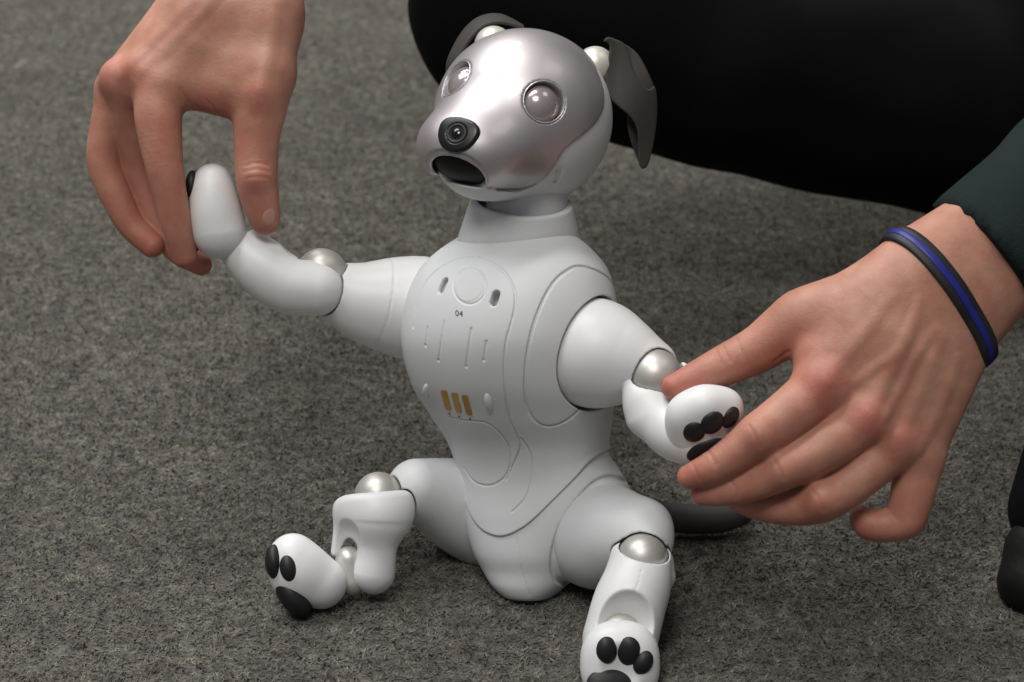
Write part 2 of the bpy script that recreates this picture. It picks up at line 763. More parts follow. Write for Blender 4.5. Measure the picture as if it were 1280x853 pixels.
# ------------------------------------------------------------------ the robot dog
base = to_world([Q(655, 748, 0)])[0]
base[2] = 0.0
dog = thing("robot_dog", base, "white robot dog with silver face sitting up on the grey carpet", "robot dog")

NA = unit([0.06, -0.92, 0.37])        # neck axis, up
ca = Q(648, 292, 0)
cb = Q(655, 258, 10)
cax = unit(cb - ca)
NX = unit(np.array([1, 0.03, 0]) - NA * (np.array([1, 0.03, 0]) @ NA))
NY = np.cross(NA, NX)


def collar_f(P):
    q = P - Q(651, 275, 4)
    t = q @ NA
    rad = length(q - t[:, None] * NA)
    r = 70.0 - t * 0.26
    d = (rad - r) * 0.97
    d = smax(d, t - 24, 2.5)
    d = smax(d, -t - 29, 2.0)
    return smax(d, -np.maximum(rad - (r - 9), -(t - 10)), 2.0)



# near upper arm (the torso is hollowed to seat it)
elb = Q(819, 471, 116)
ua = union([tube(pix([(722, 438, 56, 56), (740, 441, 72, 69), (764, 447, 84, 60), (788, 455, 94, 47), (808, 462, 102, 37)])),
            cone(Q(800, 440, 84), Q(822, 452, 92), 22, 20)], 14)
ua_cut = cut(ua, sphere(elb, 34.6), k=2)

# --- torso: sections along the body axis (y, centre x, centre w, half width, half depth)
FD = np.array([-0.5, 0.0, 0.866])
LD = np.array([0.866, 0.0, 0.5])
SEC = np.array([
    (262, 648, 2, 56, 50), (282, 648, -6, 62, 46), (296, 646, -4, 78, 57), (315, 643, 1, 102, 80), (340, 641, 8, 121, 104),
    (380, 638, 12, 134, 116), (430, 637, 12, 137, 118), (480, 642, 2, 131, 110), (520, 651, -14, 118, 95),
    (560, 661, -36, 105, 82), (600, 666, -46, 100, 78), (650, 666, -44, 95, 82), (690, 664, -36, 78, 76),
    (715, 663, -30, 63, 64), (733, 662, -22, 50, 54), (745, 661, -14, 36, 40), (750, 661, -10, 26, 28), (753, 661, -8, 10, 10)], float)
TAB = spline(SEC, 16)
HIP1 = Q(722, 640, -36)


def torso_f(P):
    y = P[:, 1]
    cx = np.interp(y, TAB[:, 0], TAB[:, 1])
    cw = np.interp(y, TAB[:, 0], TAB[:, 2])
    a = np.interp(y, TAB[:, 0], TAB[:, 3])
    b = np.interp(y, TAB[:, 0], TAB[:, 4])
    qx = P[:, 0] - cx
    qw = P[:, 2] - cw
    l = np.abs(qx * LD[0] + qw * LD[2]) / a
    ff = np.abs(qx * FD[0] + qw * FD[2]) / b
    n = 2.15
    rho = (l ** n + ff ** n) ** (1 / n) + 1e-9
    gl = (l / rho) ** (n - 1) / a
    gf = (ff / rho) ** (n - 1) / b
    d = (rho - 1) / np.sqrt(gl * gl + gf * gf + 1e-12)
    d = d * 0.9
    d = smin(d, length(P - HIP1) - 76, 30)
    return np.maximum(np.maximum(d, 262 - y), y - 753)


def seam(f, pts, r, n=6, sink=0.0):
    p = spline(pts, n)
    w = hit(f, p)
    if sink:
        w = w - normal(f, w) * sink
    return line(w, r)


ARC_A = [(779, 570), (775, 566), (763, 561), (739, 575), (719, 597), (690, 626), (658, 656), (629, 670), (605, 664), (589, 646),
         (579, 620), (568, 585)]
THIGH_EDGE = [(790, 606), (784, 601), (763, 597), (743, 605), (723, 626), (702, 658), (692, 691), (692, 715), (702, 729), (731, 735)]
upper_poly = [(480, 240), (800, 240), (810, 560)] + [tuple(p) for p in spline(ARC_A, 5)] + [(540, 575), (480, 540)]
upper_mask = prism_view(upper_poly)

ring_outer = [(768, 358), (760, 347), (745, 338), (728, 333), (713, 336), (690, 356), (669, 400), (658, 450), (657, 500), (667, 524),
              (685, 533), (706, 527), (724, 513)]
ring_inner = [(768, 372), (755, 367), (740, 370), (722, 383), (703, 405), (687, 435), (681, 460), (682, 482), (692, 500), (714, 510), (738, 512)]
panel = [(633, 600), (640, 585), (650, 560), (646, 545), (639, 530), (635, 515), (631, 487), (630, 460), (632, 431), (637, 410), (642, 392), (644, 371), (637, 349), (619, 330),
         (592, 321), (568, 325), (548, 336), (531, 354), (521, 380), (516, 410)]
belly_line = [(560, 521), (578, 525), (596, 527), (608, 529), (621, 538), (634, 555), (638, 577), (632, 595), (617, 606), (600, 606), (588, 598), (580, 585)]
outer_line = [(650, 547), (660, 561), (665, 581), (663, 605), (655, 625), (640, 640)]

grooves = [seam(torso_f, ring_outer, 1.9, 6, 0.7), seam(torso_f, panel, 1.15, 5, 0.6), seam(torso_f, belly_line, 1.3, 5, 0.6),
           seam(torso_f, outer_line, 1.15, 5, 0.6)]
ring_gap = seam(torso_f, ring_inner, 4.5)
for a, b, r in (((534.5, 409), (531.8, 430), 1.1), ((555, 402), (548.5, 448), 1.15), ((589, 411), (583, 456), 1.45), ((608, 427), (605, 448), 1.4)):
    grooves.append(seam(torso_f, [a, ((a[0] + b[0]) / 2, (a[1] + b[1]) / 2), b], r, 3))
cxy = np.array([(587 + 20.5 * math.cos(t), 358 + 22.5 * math.sin(t)) for t in np.linspace(0, 2 * math.pi, 25)])
grooves.append(line(hit(torso_f, cxy), 1.0))
slots = []
for (px, py, dx, dy) in ((553.5, 357, 2.2, -5.2), (618.5, 373, 1.6, -5.2)):
    pa = hit(torso_f, [(px - dx, py - dy), (px + dx, py + dy)])
    nn = normal(torso_f, pa)
    slots.append(union([cone(pa[0], pa[1], 5.2, 5.2), cone(pa[0] - nn[0] * 7, pa[1] - nn[1] * 7, 5.2, 5.2), cone(pa[0] - nn[0] * 14, pa[1] - nn[1] * 14, 5, 5)]))
# round arch above the shoulder: soft pad inside the ring groove
dots = hit(torso_f, [(531.5, 432), (548, 450.5), (582.8, 458.5), (604.8, 450.5)])
dotf = union([sphere(p, 2.1) for p in dots])


def near_skin(f, band, g):
    """detail g(P, d) only where the plain shape f is close to its surface"""
    def h(P):
        d = f(P)
        k = np.nonzero(np.abs(d) < band)[0]
        if len(k):
            d[k] = g(P[k], d[k])
        return d
    return h


def torso_detail(P, d):
    for g in grooves + slots:
        d = smax(d, -g(P), 0.4)
    return np.maximum(d, -dotf(P))


torso_grooved = near_skin(torso_f, 21.0, torso_detail)


def torso_upper(P):
    d = torso_grooved(P)
    d = smax(d, -(ua(P) - 4.0), 2.0)
    d = smax(d, -(collar_f(P) - 2.4), 1.0)
    k = np.nonzero((d < 4.0) & (P[:, 1] > 520))[0]
    if len(k):
        d[k] = smax(d[k], upper_mask(P[k]), 1.5)
    return d


def pelvis_f(P):
    return torso_f(P) + 3.2


pelvis_lines = [seam(pelvis_f, THIGH_EDGE, 4.0), seam(pelvis_f, [(646, 672), (649, 700), (654, 722), (662, 744)], 1.0)]


def pelvis_detail(P, d):
    for g in pelvis_lines:
        d = smax(d, -g(P), 1.0)
    return d


pelvis_grooved = near_skin(pelvis_f, 9.0, pelvis_detail)


def pelvis_cut(P):
    return np.maximum(pelvis_grooved(P), 520 - P[:, 1])


solid("torso", torso_upper, (490, 255, -160), (800, 690, 150), 1.32, "white", dog, lip=1.5)
solid("pelvis", pelvis_cut, (530, 515, -150), (806, 762, 90), 1.8, "white", dog, lip=1.9)

# chest details
for px, py in ((587, 358),):
    P = hit(torso_f, [(px, py)])[0]
    n = normal(torso_f, P)[0]
    a = unit(np.array([0.87, 0, 0.5]) - n * (np.array([0.87, 0, 0.5]) @ n))
    f = both(off(torso_f, 0.15), cyl(P, n, 19.5, 7), 0.5)
    solid("chest_light", f, P - 26, P + 26, 1.2, "disc", dog, lip=1.9)


def decal(name, f, polys, mat, parent, up=0.5, depth=1.2):
    """thin solid plates that follow the surface below a picture outline"""
    V, Fs = [], []
    for poly in polys:
        p = hit(f, poly)
        nn = normal(f, p)
        k = len(V)
        m_ = len(p)
        V += list(p + nn * up) + list(p - nn * depth)
        Fs.append(tuple(range(k, k + m_)))
        Fs.append(tuple(range(k + 2 * m_ - 1, k + m_ - 1, -1)))
        for i in range(m_):
            j = (i + 1) % m_
            Fs.append((k + i, k + m_ + i, k + m_ + j, k + j))
    o = new_mesh(name, np.array(V), Fs, M[mat], parent, smooth=False)
    import bmesh
    bm = bmesh.new()
    bm.from_mesh(o.data)
    bmesh.ops.recalc_face_normals(bm, faces=bm.faces)
    bm.to_mesh(o.data)
    bm.free()
    return o


for x0, y0 in ((551, 487.5), (564, 490.5), (577, 493.5)):
    pts = []
    w, h_, sl = 7.6, 25, 6.2
    for (u, v) in ((0.18, 0), (0.82, 0), (1, .06), (1.0, .93), (.85, 1), (.3, 1), (0.05, .93), (0, .07)):
        pts.append((x0 + u * w + v * sl, y0 + v * h_ + u * 0.8))
    decal("charging_contact", torso_f, [pts], "gold", dog, 1.1)
for px, py in ((562, 517.5), (574, 521), (588, 524)):
    decal("pin_hole", torso_f, [[(px + 1.1 * math.cos(t), py + 1.1 * math.sin(t)) for t in np.linspace(0, 2 * math.pi, 9)[:-1]]], "ink", dog, 0.35)
pad_at("rest_bump", torso_f, 532.5, 489, 5.2, 15, 6.5, 8, "white", dog, sink=0.3)
pad_at("rest_bump", torso_f, 610.5, 503, 6.0, 15, 6.5, -10, "white", dog, sink=0.3)

# the print "04"
cu = bpy.data.curves.new("print", 'FONT')
cu.body = "04"
cu.size = 10.5
cu.resolution_u = 3
to = bpy.data.objects.new("print", cu)
COL.objects.link(to)
bpy.context.view_layer.update()
tm = to.evaluated_get(bpy.context.evaluated_depsgraph_get()).to_mesh()
tv = np.array([v.co[:] for v in tm.vertices])
tf = [tuple(p.vertices) for p in tm.polygons]
ctr = (tv.min(0) + tv.max(0)) / 2
bpy.data.objects.remove(to)
pp = [(574.0 + (v[0] - ctr[0]) * 0.95, 392.0 - (v[1] - ctr[1]) + (v[0] - ctr[0]) * 0.12) for v in tv]
ph = hit(torso_f, pp, 200, 40, 1.0)
ph = ph + normal(torso_f, ph) * 0.35
new_mesh("serial_print", ph, tf, M["ink"], dog, smooth=False)

# --- collar and neck
solid("collar", collar_f, Q(560, 220, -100), Q(745, 345, 105), 1.7, "white", dog)
solid("neck", cone(Q(656, 285, 0), Q(660, 240, 8), 52, 50), Q(590, 180, -70), Q(730, 345, 70), 2.5, "white", dog)

# --- head
HC = Q(655, 148, 10)
LH = unit([0.849, 0.227, 0.477])
nose_dir = Q(570, 168, 150) - HC
FH = unit(nose_dir - LH * (nose_dir @ LH))
UH = np.cross(FH, LH)
if UH[1] > 0:
    UH = -UH
AX = (LH, UH, FH)
skull = ellipsoid(HC, (112, 111, 114), AX)
SC = Q(595, 185, 90)
snout = ellipsoid(SC, (73, 54, 69), AX)


def head_f(P):
    return smin(skull(P), snout(P), 34)


EYES = [(681, 127), (568, 98)]
eye_geo = []
for (px, py), sg in zip(EYES, (1, -1)):
    e_ = hit(head_f, [(px, py)])[0]
    n_ = normal(skull, e_)[0]
    eye_geo.append((e_, unit(n_ + 0.16 * sg * LH + 0.12 * UH)))

# side outline of the silver face plate in the (forward, up) plane of the head
edge_px = [(606, 234), (625, 238), (647, 238), (666, 233), (682, 224), (693, 212), (700, 200), (707, 188), (719, 178), (735, 166), (748, 153), (756, 137),
           (757, 119), (749, 92), (737, 70), (722, 55)]
ep = hit(head_f, edge_px) - HC
fu = np.stack([ep @ FH, ep @ UH], 1)
side = [tuple(v) for v in fu]
front_low = [(170, fu[0][1] + 2), (230, fu[0][1] + 10)]
back_top = [(fu[-1][0] - 6, 150), (230, 180)]
side_poly = [front_low[1], front_low[0]] + side + back_top
sidef = poly2d(side_poly)


def plate_mask(P):
    q = P - HC
    return sidef(np.stack([q @ FH, q @ UH], 1))


mp = hit(head_f, [(564, 213)])[0]
mouth_c = mp - FH * 2 - UH * 13
mouth_cut = ellipsoid(mouth_c, (40, 30, 42), AX)
mouth_rim = ellipsoid(mouth_c + FH * 3, (48, 37, 40), AX)


def plate_f(P):
    d0 = head_f(P)
    pm = np.full(len(P), -30.0)
    k = np.nonzero(np.abs(d0) < 24)[0]
    pm[k] = plate_mask(P[k])
    d = smax(d0, pm + 2.0, 1.6)
    d = smax(d, -mouth_cut(P), 3.0)
    for (e_, n_) in eye_geo:
        d = smax(d, -cyl(e_, n_, 26.5, 26)(P), 1.6)
    d = smax(d, -np.maximum(mouth_rim(P), -(d0 + 2.2)), 1.2)
    return np.maximum(d, -(d0 + 7.0))


lip_p = hit(head_f, [(573, 227)])[0] - UH * 8.0
JC = Q(607, 188, 80)
jaw_e = ellipsoid(JC, (66, 62, 66), AX)


def shell_f(P):
    d = smin(skull(P) + 2.2, jaw_e(P) + 1.0, 30)
    d = smax(d, -(plate_mask(P) + 22), 3)           # hollow behind the plate
    # everything that would show through the plate is cut back
    pm = plate_mask(P)
    d = np.maximum(d, np.where(pm < 0, head_f(P) + 3.0, -1e3))
    lipcut = np.maximum(mouth_cut(P) - 1.0, -((P - lip_p) @ UH))
    return smax(d, -lipcut, 2.5)


def jaw_lip(P):
    return P


solid("face_plate", plate_f, HC - 150 + np.array([-20, 0, 0]), HC + np.array([125, 125, 170]), 1.65, "silver", dog, lip=1.6)
slit = line(hit(shell_f, [(698, 213), (697.5, 219), (694, 227)]) - FH * 2, 3.6)
scuff = line(hit(shell_f, spline([(765, 190), (755, 200), (745, 214), (735, 224)], 4)), 0.8)
solid("head_shell", cut(shell_f, slit, scuff), HC - 145, HC + np.array([125, 130, 160]), 2.2, "white", dog, lip=1.8)
mo = both(ellipsoid(mouth_c - FH * 8, (50, 42, 44), AX), off(head_f, -9.5), 0)
solid("mouth_lining", mo, mouth_c - 60, mouth_c + 60, 1.8, "mouth", dog)

for (e_, n_), sg in zip(eye_geo, (1, -1)):
    ring = cut(both(cyl(e_ - n_ * 8, n_, 26.3, 17), off(head_f, 0.8), 1.5),
               cyl(e_, n_, 24.4, 40), cone(e_ - n_ * 10, e_ + n_ * 30, 22.5, 33.0), k=0.8)
    eye = solid("eye", ring, e_ - 45, e_ + 45, 0.9, "socket", dog)
    # clear dome
    dome = both(sphere(e_ - n_ * 23 - LH * 0.8 * sg - UH * 1.0, 27.5), half(e_ - n_ * 15, -n_), 0.6)
    dome = both(dome, cyl(e_ - LH * 1.0 * sg - UH * 1.2, n_, 23.6, 40), 1.5)
    solid("lens", dome, e_ - 42, e_ + 42, 1.1, "glass", eye)
    solid("iris", cyl(e_ - n_ * 16.0, n_, 25.5, 2.0), e_ - 42, e_ + 42, 1.3, "iris", eye)

# nose: rounded triangular black button holding a small camera
np_ = hit(head_f, [(571, 168)])[0]
nn_ = unit(normal(head_f, np_)[0] * 0.85 + FH * 0.15)
na = unit(LH - nn_ * (LH @ nn_))
nb_ = np.cross(nn_, na)
if nb_[1] > 0:
    nb_ = -nb_                                      # up on the nose


def nose_f(P):
    q = P - np_
    u, v, t = q @ na, q @ nb_, q @ nn_
    wd = 25.5 + np.clip(v, -25, 20) * 0.20
    r = (np.abs(u / wd) ** 2.3 + np.abs(v / 22.0) ** 2.3) ** (1 / 2.3)
    d = (r - 1) * 20
    dome = t - (3.2 - 2.6 * r ** 2)
    d = smax(d, dome, 3)
    d = np.maximum(d, -t - 14)
    rr = np.sqrt(u * u + (v - 0.5) ** 2)
    return smax(d, -np.maximum(rr - 13.0, 1.5 - t), 1.5)


nose = solid("nose", nose_f, np_ - 36, np_ + 36, 1.0, "nose", dog)
lens = cut(cyl(np_ + nb_ * 0.5, nn_, 12.4, 2.6), cyl(np_ + nb_ * 0.5 + nn_ * 3, nn_, 9.2, 1.6), k=0.6)
solid("camera_ring", lens, np_ - 18, np_ + 18, 0.9, "band", nose)
solid("camera_lens", ellipsoid(np_ + nb_ * 0.5 + nn_ * 0.6, (7.0, 7.0, 3.0), (na, nb_, nn_)), np_ - 12, np_ + 12, 0.8, "lensblack", nose)

# ears
solid("ear_joint", sphere(Q(744, 83, -8), 25), Q(715, 53, -40), Q(775, 113, 24), 1.6, "cream", dog)
solid("ear_joint", sphere(Q(617, 57, -16), 24.5), Q(588, 28, -48), Q(648, 88, 16), 1.6, "cream", dog)


def leaf(name, rows, parent, thick=4.5, ns=40, nc=28):
    """ear flap: rows of cross-section points from root to tip, lofted and thickened"""
    rows = np.array([[Q(*p) for p in r] for r in rows])
    a = np.stack([spline(rows[:, j], 8) for j in range(rows.shape[1])], 1)
    grid = np.array([spline(r, 8) for r in a])
    nr, ncc = grid.shape[:2]
    V = grid.reshape(-1, 3)
    F = np.array([(i * ncc + j, i * ncc + j + 1, (i + 1) * ncc + j + 1, (i + 1) * ncc + j) for i in range(nr - 1) for j in range(ncc - 1)])
    o = new_mesh(name, V, F, M["ear"], parent, flip=False)
    md = o.modifiers.new("thickness", 'SOLIDIFY')
    md.thickness = thick * S
    md.offset = 0
    bv = o.modifiers.new("soft_edge", 'BEVEL')
    bv.width = 1.1 * S
    bv.segments = 2
    bv.limit_method = 'ANGLE'
    bv.angle_limit = math.radians(50)
    return o


FLAP = [(754, 52), (757, 48), (762, 46.5), (769, 49), (778, 53), (783, 59), (787, 71), (791, 85), (799, 101), (808, 111), (814, 111), (817, 107.5), (820, 112), (821.5, 124),
        (821.5, 146), (818, 175), (812.5, 199), (809, 208), (804, 211.5), (799.5, 208), (797.5, 195), (797.5, 176), (796, 162), (790, 149), (779, 138.5), (765, 126.5), (758.5, 113),
        (757, 98), (758.5, 82), (761, 68), (762, 58), (759, 53)]
UNDER = [(766, 54), (780, 55), (790, 61), (799, 70), (808, 86), (816, 104), (820, 122), (819, 150), (813, 185), (805, 206), (800, 206), (793, 190), (786, 168), (784, 148),
         (786, 120), (778, 90), (768, 66)]


def flap(poly, w_at, half_t):
    pr = prism_view(spline(poly + poly[:1], 2)[:-1])

    def f(P):
        d = np.abs(P[:, 2] - w_at(P)) * 0.86 - half_t
        k = np.nonzero(d < 12)[0]
        d[k] = smax(d[k], pr(P[k]), 2.2)
        return d
    return f


def bow(P, w0):
    u = (P[:, 0] - 772.0) / 45.0
    v = (P[:, 1] - 120.0) / 80.0
    return w0 - 15.0 * u * np.abs(u) - 9.0 * u - 5.0 * v * v + 3.0 * np.sin(u * 2.2 + v * 3.0)


ear_f = union([flap(FLAP, lambda P: bow(P, 9.0), 2.1), flap(UNDER, lambda P: bow(P, -13.0) + 6.0 * np.clip((P[:, 0] - 790) / 25.0, 0, 1.2), 2.1)], 5.0)
solid("ear", ear_f, Q(742, 36, -75), Q(834, 222, 40), 1.3, "ear", dog, lip=1.8)
leaf("ear", [
    [(655, 37, -16), (654, 34, -30), (653, 33, -48), (652, 35, -62)],
    [(642, 32, -14), (640, 26, -32), (638, 25, -56), (637, 28, -76)],
    [(625, 29, -14), (624, 20, -34), (622, 20, -62), (620, 25, -84)],
    [(606, 33, -12), (604, 22, -32), (602, 23, -64), (602, 30, -86)],
    [(591, 46, -10), (586, 34, -30), (585, 36, -64), (588, 46, -86)],
    [(579, 64, -10), (570, 57, -30), (570, 60, -62), (576, 70, -86)],
    [(572, 86, -16), (560, 84, -34), (562, 88, -64), (570, 96, -84)],
    [(578, 122, -40), (566, 122, -52), (568, 128, -72), (576, 132, -84)],
    [(588, 160, -62), (582, 164, -68), (584, 170, -78), (590, 170, -84)],
], dog)

# --- arms ---------------------------------------------------------------------------------------------
# near arm (right in the picture)
solid("upper_arm", ua_cut, Q(660, 350, 0), Q(880, 530, 180), 1.7, "gloss", dog)
solid("elbow_joint", sphere(elb, 33.0), elb - 38, elb + 38, 1.6, "joint", dog)
fa_body = tube(pix([(812, 506, 128, 29), (827, 528, 140, 31.5), (846, 543, 152, 34), (870, 548, 162, 36)]))
prong1 = chain(pix([(806, 520, 130, 24), (787, 480, 127, 11)]))
prong2 = chain(pix([(846, 508, 124, 18), (853, 462, 110, 9)]))
fa = union([fa_body, prong1, prong2], 14)
fa = cut(fa, sphere(elb, 35.2), sphere(elb + np.array([4, -16, 22]), 30), k=3)
solid("forearm", fa, Q(765, 430, 60), Q(920, 600, 220), 1.6, "gloss", dog)


def paw(c, axes, radii, toes, k=16):
    fs = [ellipsoid(c, radii, axes)] + [sphere(t[:3], t[3]) for t in toes]
    return union(fs, k)


pc = Q(880, 533, 168)
paw_n = unit([0.30, 0.50, 0.80])
paw_a = unit(np.array([1, -0.25, 0.0]) - paw_n * (np.array([1, -0.25, 0.0]) @ paw_n))
paw_b = np.cross(paw_n, paw_a)
toes = pix([(858, 516, 188, 22), (884, 507, 194, 24), (908, 508, 184, 19)])
paw1 = paw(pc, (paw_a, paw_b, paw_n), (47, 47, 33), toes, 18)
fp = solid("front_paw", paw1, Q(815, 460, 105), Q(950, 600, 240), 1.5, "gloss", dog)
for (px, py, r1, r2, rot) in ((868, 541, 14, 16, 20), (891, 530, 15.5, 17, 20), (914, 523, 12.5, 15, 30)):
    pad_at("toe_pad", paw1, px, py, r1, r2, 7, rot, "black", fp)
pad_at("heel_pad", paw1, 884, 565, 27, 18, 8, -30, "black", fp)

# far arm (left in the picture)
ua2 = tube(pix([(522, 386, -64, 66), (496, 383, -58, 61), (462, 379, -48, 51), (440, 372, -42, 43), (422, 366, -36, 37)]))
elb2 = Q(402, 343, -28)
ring_s = []
for t in np.linspace(0, 2 * math.pi, 33):
    ax_ = unit(Q(424, 367, -36) - Q(500, 384, -58))
    e_a = unit(np.cross(ax_, [0, 0, 1]))
    e_b = np.cross(ax_, e_a)
    c_ = Q(477, 381.5, -52)
    ring_s.append(c_ + (e_a * math.cos(t) + e_b * math.sin(t)) * 55.2)
ring_s = np.array(ring_s)
for _ in range(4):
    d_ = ua2(ring_s)
    ring_s = ring_s - normal(ua2, ring_s) * d_[:, None]
ua2c = cut(ua2, line(ring_s, 1.0), sphere(elb2, 35), k=1.2)
solid("elbow_joint", sphere(elb2, 33), elb2 - 38, elb2 + 38, 1.6, "joint", dog)
fa2 = tube(pix([(288, 297, -12, 22), (302, 312, -12, 28), (330, 335, -12, 37), (362, 355, -12, 38), (396, 361, -12, 34)]))
fa2 = cut(fa2, sphere(elb2 + np.array([2, -3, -8]), 36.5), sphere(Q(376, 305, -10), 24), k=3)
fa2 = cut(fa2, half(Q(294, 306, -12), (0.66, 0.75, 0)), k=2)
solid("forearm", fa2, Q(265, 270, -70), Q(445, 410, 50), 1.6, "gloss", dog)
ua2c = cut(ua2c, off(fa2, 2.2), k=0.8)
solid("upper_arm", ua2c, Q(375, 300, -150), Q(600, 470, 40), 1.7, "gloss", dog)
solid("wrist_joint", sphere(Q(297, 309, -14), 21), Q(268, 280, -45), Q(326, 338, 15), 2.0, "joint", dog)
paw2 = union([tube(pix([(267, 230, 8, 23), (268, 240, 6, 27), (272, 266, 4, 31), (276, 290, 2, 33)])), ellipsoid(Q(263, 262, 2), (22, 48, 30))], 20)
fp2 = solid("front_paw", paw2, Q(225, 195, -50), Q(325, 335, 55), 1.5, "gloss", dog)
for (cx_, cy_, w_, a_, b_, cc) in ((241, 232, 10, 9, 19, 16), (240, 252, -8, 9, 18, 17), (242, 291, -4, 11, 26, 24)):
    c_ = Q(cx_, cy_, w_)
    solid("toe_pad" if cy_ < 260 else "heel_pad", ellipsoid(c_, (a_, b_, cc)), c_ - 32, c_ + 32, 1.4, "black", fp2)

# --- hind legs ----------------------------------------------------------------------------------------
# near leg (right in the picture)
th1 = union([tube(pix([(744, 672, -6, 64), (754, 671, 12, 66), (770, 668, 38, 58), (788, 670, 64, 46), (808, 679, 88, 33)])),
             sphere(Q(812, 655, 70), 22)], 30)
kn1 = Q(803, 698, 108)
th1 = cut(th1, sphere(kn1, 32), k=2)
solid("knee_joint", sphere(kn1, 30), kn1 - 35, kn1 + 35, 1.6, "joint", dog)
sh1 = union([tube(pix([(803, 704, 108, 37), (796, 730, 120, 43), (786, 758, 130, 46), (775, 800, 140, 47)])),
             chain(pix([(834, 722, 108, 10), (833, 702, 104, 6.5)])), chain(pix([(775, 712, 108, 14), (772, 690, 102, 7)]))], 10)
sh1 = cut(sh1, sphere(kn1, 31.8), cone(kn1, kn1 + np.array([10, -50, 42]), 29, 36), k=1.5)
sh1 = cut(sh1, ellipsoid(Q(783, 782, 178), (36, 42, 30)), k=3)
sh1 = cut(sh1, line(hit(sh1, spline([(802, 712), (800, 722), (796, 734), (793, 742)], 3)), 0.6), k=0.3)
th1 = cut(th1, off(sh1, 2.0), k=0.8)
solid("thigh", th1, Q(670, 590, -80), Q(860, 750, 140), 1.7, "white", dog)
solid("shin", sh1, Q(705, 665, 50), Q(850, 860, 215), 1.6, "gloss", dog)
solid("ankle_joint", sphere(Q(775, 795, 148), 27), Q(740, 760, 110), Q(810, 830, 190), 1.8, "joint", dog)
fc = Q(775, 829, 168)
fn = unit([-0.05, -0.02, 1.0])
foot1 = ellipsoid(fc, (50, 55, 34), (unit([1, 0, 0.05]), unit([0, 1, 0.12]), fn))


def foot1_f(P):
    q = P - fc
    r = (np.abs(q[:, 0] / 46.5) ** 2.4 + np.abs(q[:, 1] / 49.5) ** 2.4 + np.abs(q[:, 2] / 32) ** 2.4) ** (1 / 2.4)
    return (r - 1) * 32 * 1.05


rimf = ellipsoid(Q(778, 838, 214), (38, 44, 22))
foot1c = cut(foot1_f, rimf, k=3)
hp = solid("hind_paw", foot1c, Q(710, 760, 110), Q(840, 895, 225), 1.5, "gloss", dog)
for (px, py, r1, r2, rot) in ((759, 814, 13.5, 17.5, 0), (785.5, 816, 15.5, 19.5, 5), (804.5, 829, 12, 16, 28)):
    pad_at("toe_pad", foot1c, px, py, r1, r2, 9, rot, "black", hp)
pad_at("heel_pad", foot1c, 766, 857, 33, 22, 10, 5, "black", hp)

# far leg (left in the picture)
th2 = tube(pix([(612, 648, -104, 64), (580, 634, -86, 59), (550, 621, -58, 48), (521, 611, -28, 37.5)]))
kn2 = Q(473, 620, -4)
th2 = cut(th2, sphere(kn2, 32), k=2)
solid("knee_joint", sphere(kn2, 30), kn2 - 34, kn2 + 34, 1.6, "joint", dog)
sh2 = union([ellipsoid(Q(469, 636, 6), (50, 44, 37)), tube(pix([(474, 648, 10, 36), (472, 682, 10, 25), (467, 716, 8, 27)])),
             tube(pix([(432, 640, 2, 14), (425, 668, 0, 9), (419, 690, -2, 5.5)]))], 12)
sh2 = cut(sh2, sphere(kn2, 31.5), k=1.5)
sh2 = cut(sh2, half(Q(470, 615.5, 0), (-0.12, -1.0, -0.15)), k=4) if False else both(sh2, half(Q(470, 615.5, 0), (-0.10, -1.0, -0.12)), 11)
sh2 = cut(sh2, ellipsoid(Q(427, 686, 34), (23, 36, 30), (unit([1, 0.2, 0]), unit([-0.2, 1, 0]), (0, 0, 1))), k=3)
th2 = cut(th2, off(sh2, 2.0), k=0.8)
solid("thigh", th2, Q(455, 555, -200), Q(690, 735, 50), 1.8, "white", dog)
solid("shin", sh2, Q(405, 590, -45), Q(530, 755, 60), 1.5, "gloss", dog)
solid("ankle_joint", chain(pix([(436, 700, 4, 17), (440, 728, 6, 17)])), Q(412, 675, -20), Q(465, 752, 30), 1.6, "joint", dog)
foot2 = union([chain(pix([(366, 698, 32, 31), (401, 729, 24, 32.5)])), ellipsoid(Q(372, 718, 34), (34, 36, 32))], 14)
hp2 = solid("hind_paw", foot2, Q(318, 655, -25), Q(448, 775, 80), 1.5, "gloss", dog)
for (px, py, w_, a_, b_, cc, rot) in ((344, 703, 46, 12.5, 22, 20, -6), (361, 711, 61, 11, 17, 11, -12), (367, 744, 40, 18, 31, 25, -35)):
    c_ = Q(px, py, w_)
    r_ = math.radians(rot)
    solid("toe_pad" if py < 720 else "heel_pad", ellipsoid(c_, (a_, b_, cc), ((math.cos(r_), math.sin(r_), 0), (-math.sin(r_), math.cos(r_), 0), (0, 0, 1))),
          c_ - 36, c_ + 36, 1.4, "black", hp2)

# tail lying on the carpet behind
tl = tube(pix([(765, 622, -95, 17), (815, 640, -125, 17), (850, 648, -130, 18.5), (895, 649, -132, 18), (926, 643, -138, 15)]))
solid("tail", tl, Q(740, 600, -170), Q(965, 690, -80), 2.0, "ear", dog)

# ------------------------------------------------------------------ the person crouching behind
person = thing("person", (to_world([Q(1150, 300, -700)])[0][0], to_world([Q(1150, 300, -700)])[0][1], 0.0),
               "person in black trousers and dark green sleeves crouching to hold the dog's front paws", "person")


